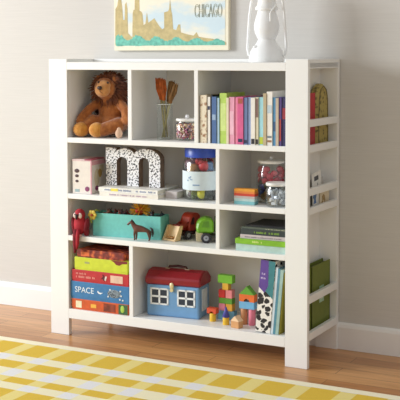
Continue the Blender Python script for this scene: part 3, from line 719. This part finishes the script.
# ------------------------------------------------------------------ house lunch box
hb = thing('house_case', (.458, .058, S4), 'blue tin case shaped like a house with white windows and red roof lid', 'case', rz=R(6))
BL = C((112, 158, 202), .35, .04); hw, hd, hh = .242, .120, .136
MB().box(0, hw, 0, hd, 0, hh, .008).done('case_body', BL, hb)
rf = MB(); rp = [(-.005, 0), (-.008, .030), (.010, .062), (.022, .066)]
prof = [(-.004, hh), (-.006, hh+.030), (.026, hh+.056), (.060, hh+.062), (hd-.026, hh+.056), (hd+.006, hh+.030), (hd+.004, hh)]
Mr = Matrix.Rotation(R(90), 4, 'Z') @ Matrix.Diagonal((1, -1, 1, 1))
rf.prism(prof, -.006, hw+.006, Mr)
lid = rf.done('roof_lid', C((140, 22, 36), .4, .06), hb); lid.modifiers.new('b', 'BEVEL').width = .006
MB().tube([(.075, hd/2, hh+.058), (.082, hd/2, hh+.070), (.12, hd/2, hh+.074), (.158, hd/2, hh+.070), (.165, hd/2, hh+.058)], .005, 8).sm().done('carry_handle', C((70, 22, 28), .5), lid)
for xx in (.075, .165): MB().box(xx-.010, xx+.010, hd/2-.008, hd/2+.008, hh+.055, hh+.064, .001).done('handle_bracket', C((186, 170, 150), .3, metal=.5), lid)
DW = C((46, 56, 74), .25, .1)
for x0, x1, z0, z1 in ((.018, .102, .050, .122), (.142, .224, .050, .122)):
    w_ = MB(); t_ = .007; xm, zm = (x0+x1)/2, (z0+z1)/2
    w_.box(x0, x0+t_, -.0022, .001, z0, z1).box(x1-t_, x1, -.0022, .001, z0, z1).box(x0, x1, -.0022, .001, z0, z0+t_).box(x0, x1, -.0022, .001, z1-t_, z1).box(xm-.004, xm+.004, -.0022, .001, z0, z1).box(x0, x1, -.0022, .001, zm-.004, zm+.004)
    f = w_.done('window', C((236, 240, 242), .4), hb)
    MB().box(x0+.003, x1-.003, -.0010, .001, z0+.003, z1-.003).done('panes', DW, f)
f = MB().box(hw-.001, hw+.002, .030, .090, .030, .122).done('window', C((214, 226, 232), .4), hb)
MB().box(.112, .126, -.006, .002, .112, .128, .002).ell((.119, -.006, .136), (.010, .004, .014), sub=2).cyl((.119, -.010, .118), (.119, -.002, .118), .008).done('latch', C((222, 206, 160), .3, .1, metal=.3), hb)

# ------------------------------------------------------------------ wooden blocks
def blk(name, mb, loc, c, label, rz=0, sm=False):
    o = mb.done(name, C(c, .5, .06, 50), None, loc)
    if rz: o.rotation_euler = (0, 0, R(rz))
    tag(o, label, 'toy block', 'wooden toy blocks on the bottom shelf'); return o
def cube(w, d, h): return MB().box(-w/2, w/2, -d/2, d/2, 0, h, .0015)
def rod(r, h): return MB().lathe([(0, 0), (r*.96, 0), (r, .001), (r, h-.001), (r*.96, h), (0, h)], seg=24).sm()
def arch(w, d, h, r):
    p = [(-w/2, 0), (-w/2, h), (w/2, h), (w/2, 0)] + arc(0, 0, r, r, 0, 180, 10)
    return MB().prism(p, -d/2, d/2)
def gable(w, d, h): return MB().prism([(-w/2, 0), (w/2, 0), (0, h)], -d/2, d/2)
ty = .150; z = S4
blk('toy_block', cube(.076, .032, .038), (.797, ty+.002, z), (104, 160, 186), 'flat teal blue block at the foot of the tall block tower'); z += .0382
blk('toy_block', cube(.029, .03, .030), (.779, ty, z), (222, 130, 148), 'pink cube low in the tower, beside a yellow cube'); blk('toy_block', cube(.030, .03, .030), (.812, ty, z), (226, 166, 54), 'amber cube low in the tower, right of the pink cube'); z += .0302
blk('toy_block', cube(.062, .031, .024), (.796, ty, z), (92, 150, 44), 'green block in the middle of the tower'); z += .0242
blk('toy_block', cube(.030, .03, .034), (.778, ty, z), (204, 44, 40), 'red cube in the tower, left of a pink one'); blk('toy_block', cube(.030, .03, .034), (.811, ty, z), (232, 140, 142), 'salmon pink cube in the tower, right of the red cube'); z += .0342
blk('toy_block', cube(.028, .03, .028), (.795, ty, z), (228, 178, 60), 'golden yellow cube directly under the top green block'); z += .0282
blk('toy_block', cube(.068, .031, .034), (.794, ty, z), (114, 180, 44), 'long green block on top of the tall tower')
ay = .110; z = S4
blk('toy_block', rod(.0145, .067), (.895, ay, z), (196, 134, 88), 'natural tan cylinder block, left leg of the arch tower')
blk('toy_block', rod(.0145, .067), (.931, ay, z), (222, 122, 142), 'pink cylinder block, right leg of the arch tower'); z += .0672
blk('toy_block', cube(.068, .031, .030), (.913, ay, z), (112, 174, 214), 'light blue block lying across the two cylinder blocks'); z += .0302
blk('toy_block', arch(.068, .031, .030, .013), (.913, ay, z), (224, 108, 44), 'orange arch block on the light blue block'); z += .0302
blk('toy_block', gable(.066, .031, .034), (.913, ay, z), (96, 158, 52), 'green roof-shaped block topping the arch tower')
blk('toy_block', rod(.0135, .034), (.757, .095, S4), (230, 186, 50), 'yellow cylinder block at the far left, under a red arch')
blk('toy_block', arch(.042, .028, .022, .009), (.757, .095, S4+.0342), (206, 78, 44), 'orange-red arch block on the leftmost yellow cylinder')
blk('toy_block', rod(.0135, .032), (.832, .068, S4), (228, 184, 48), 'yellow cylinder block in front of the tower, under a blue cone')
blk('toy_block', MB().lathe([(.0, 0), (.0165, 0), (.002, .042), (0, .042)], seg=24).sm(), (.832, .068, S4+.0322), (74, 74, 160), 'blue-violet cone block on the front yellow cylinder')
blk('toy_block', cube(.040, .030, .028), (.893, .045, S4), (206, 150, 96), 'natural wood cube in front of the arch tower', -12)
blk('toy_block', gable(.044, .030, .022), (.893, .045, S4+.0282), (232, 196, 156), 'pale wood roof block on the natural cube in front', -12)

# ------------------------------------------------------------------ leaning books, bottom right
COW = voro_mat('black_white_animal_print', (236, 232, 226), (34, 30, 34), 40, .44, .50)
TEAL2 = C((60, 128, 136)); PUR = C((96, 68, 150))
ln = thing('picture_book', (.990, .014, S4+.0062), 'thick white picture book with black animal print and purple and teal top, leaning right', 'book', 'books leaning in the bottom right corner', ry=R(5))
lw_, lh, ld = .064, .292, .20
MB().box(0, lw_, 0, .003, 0, lh).box(0, .003, .003, ld, 0, lh).box(lw_-.003, lw_, .003, ld, 0, lh).done('cover', COW, ln)
MB().box(.003, lw_-.003, .003, ld-.004, .002, lh-.004).done('pages', C((60, 60, 66), .7), ln)
MB().prism([(.0002, .180), (.026, .160), (.040, .190), (.034, lh), (.0002, lh)], -.0008, .0006).done('purple_cover_patch', PUR, ln)
MB().prism([(.0345, lh), (.0405, .190), (.030, .168), (lw_-.0004, .140), (lw_-.0004, lh)], -.0008, .0006).done('teal_cover_patch', TEAL2, ln)
k = MB(); scribble(k, .006, .026, -.0010, .215, .008, rr); scribble(k, .006, .024, -.0010, .232, .008, rr); k.done('cover_print', C((196, 180, 220)), ln)
lb = [(1.0545, .011, .270, C((206, 220, 230)), 'slim pale blue-white book leaning against the animal print book'), (1.0660, .010, .265, C((84, 140, 160)), 'slim teal blue book, second behind the animal print book'),
      (1.0765, .0125, .262, C((158, 188, 180)), 'slim sage green book left of the olive one')]
for x, w, h, m, lab in lb:
    upright('picture_book', x, x+w, S4+.0016, h, .20, m, lab, 'books leaning in the bottom right corner', y=.016, ry=R(5))
upright('picture_book', 1.0900, 1.0940, S4+.0008, .25, .20, C((150, 140, 50)), 'thin olive yellow book near the right panel', 'books leaning in the bottom right corner', y=.02, ry=R(5))

# ------------------------------------------------------------------ side rack things
xr = 1.146
RZ = .8602
t = thing('red_book', (xr+.004, .104, RZ), 'red book standing in the upper side rack behind the rail', 'book')
MB().box(0, .0025, 0, .060, 0, .218).box(.0315, .034, 0, .060, 0, .218).box(.0025, .0315, 0, .003, 0, .218).done('cover', C((182, 30, 44), .45), t)
MB().box(.0025, .0315, .003, .057, .002, .213).done('pages', PAGES, t)
t = thing('patterned_case', (xr+.001, .255, RZ), 'olive and gold patterned case with rounded top in the upper side rack', 'case')
p = [(-.062, 0), (-.064, .03)]+[(-.066, .10)]+[(math.cos(R(a))*.062, .190+math.sin(R(a))*.062) for a in range(180, -1, -15)]+[(.062, .09), (.060, 0)]
Mx = Matrix.Rotation(R(90), 4, 'Z') @ Matrix.Diagonal((1, -1, 1, 1))
o = MB().prism(p, 0, .036, Mx).done('case_shell', voro_mat('olive_gold_brocade', (176, 158, 88), (92, 92, 50), 55, .15, .5, third=(140, 120, 66)), t)
o.modifiers.new('b', 'BEVEL').width = .010
MB().tube([(.0368, (-.058 if False else y_), z_) for y_, z_ in [(-.050, .01), (-.052, .10), (-.046, .19), (-.030, .228), (0, .242), (.030, .228), (.046, .19), (.050, .10), (.050, .01)]], .0022, 6).done('zip_seam', C((110, 100, 60)), t)
RZ = .6162
cd = thing('greeting_card', (1.183, .142, RZ), 'white card with a dark printed square and blue foot, tilted in the middle side rack', 'card')
cd.rotation_euler = (R(6), 0, 0)
MB().box(0, .003, 0, .098, .001, .136, .0005).done('card_sheet', C((236, 234, 228)), cd)
MB().box(.0025, .0037, .022, .066, .104, .122).done('dark_print', C((74, 78, 84), .6, .3), cd)
MB().box(.0025, .0037, .050, .058, .078, .092).done('grey_print', C((176, 178, 176), .6, .2), cd)
MB().prism([(.006, .014), (.034, .014), (.030, .030), (.044, .052), (.034, .056), (.022, .048), (.004, .052), (.002, .040), (.014, .030)], .0025, .0037, Matrix.Rotation(R(90), 4, 'Z') @ Matrix.Diagonal((1, -1, 1, 1))).done('blue_print', C((84, 124, 176)), cd)
cd = thing('greeting_card', (1.1885, .202, RZ), 'short cream card with brown pattern, right of the tilted card in the middle side rack', 'card')
MB().box(0, .003, 0, .104, 0, .060, .0005).done('card_sheet', C((226, 212, 184)), cd)
MB().prism([(.012, .008), (.026, .020), (.022, .036), (.034, .046), (.050, .040), (.058, .020), (.048, .012), (.040, .024), (.026, .010)], .0025, .0037, Matrix.Rotation(R(90), 4, 'Z') @ Matrix.Diagonal((1, -1, 1, 1))).done('brown_print', C((166, 136, 84)), cd)
cd = thing('greeting_card', (1.170, .112, RZ), 'grey card standing behind the white tilted card', 'card')
MB().box(0, .003, 0, .170, 0, .112, .0005).done('card_sheet', C((196, 192, 186)), cd)
MB().box(.0025, .0037, .004, .018, .06, .10).done('dark_print', C((78, 86, 92)), cd)
RZ = .1192
gf = thing('green_folder', (xr+.010, .122, RZ), 'olive green folder with a pale aqua label in the lower side rack', 'folder')
OG = C((112, 124, 46), .6, .05)
MB().box(0, .0025, .002, .200, 0, .262).box(.0315, .034, 0, .200, 0, .260).box(0, .034, 0, .0025, 0, .260).box(0, .034, .197, .200, 0, .250).done('folder_cover', OG, gf)
MB().box(.0025, .0315, .003, .197, .002, .250).done('pages', C((96, 104, 50), .8), gf)
MB().box(.0335, .0348, .080, .130, .100, .168).done('label_card', C((170, 204, 180), .6), gf)
MB().box(.0345, .0352, .092, .120, .112, .150).done('label_print', C((206, 224, 206), .6), gf)

# ------------------------------------------------------------------ light
def area(name, loc, target, sx, sy, power, col):
    l = bpy.data.lights.new(name, 'AREA'); l.shape = 'RECTANGLE'; l.size = sx; l.size_y = sy; l.energy = power; l.color = col
    o = bpy.data.objects.new(name, l); COL.objects.link(o); o.location = loc
    o.rotation_euler = (Vector(target)-Vector(loc)).to_track_quat('-Z', 'Y').to_euler(); return o
area('window_daylight', (-4.4, -2.9, 2.1), (.6, .2, .6), 2.2, 1.8, 365, (.92, .965, 1))
w = bpy.data.worlds.new('World'); scene.world = w; w.use_nodes = True
bgn = w.node_tree.nodes['Background']; bgn.inputs[0].default_value = (1.0, .968, .93, 1); bgn.inputs[1].default_value = .55

# ------------------------------------------------------------------ camera
cx, cy, cz, yaw, pitch, roll, f, sh = 2.7827, -3.8595, 1.2334, .4851, -.0551, -.002, 1074.7, -86.6
cam = bpy.data.cameras.new('Camera'); co = bpy.data.objects.new('Camera', cam); COL.objects.link(co)
fw_ = Vector((-math.sin(yaw)*math.cos(pitch), math.cos(yaw)*math.cos(pitch), math.sin(pitch)))
r_ = Vector((math.cos(yaw), math.sin(yaw), 0)); u_ = r_.cross(fw_)
Mc = Matrix((r_, u_, -fw_)).transposed().to_4x4()
co.matrix_world = Matrix.Translation((cx, cy, cz)) @ Mc @ Matrix.Rotation(roll, 4, 'Z')
cam.sensor_width = 36; cam.sensor_fit = 'HORIZONTAL'; cam.lens = f*36/400; cam.shift_y = sh/400
cam.clip_start = .05
scene.camera = co
vs = scene.view_settings; vs.view_transform = 'Standard'; vs.look = 'None'; vs.gamma = 1; vs.exposure = .08; vs.use_curve_mapping = False
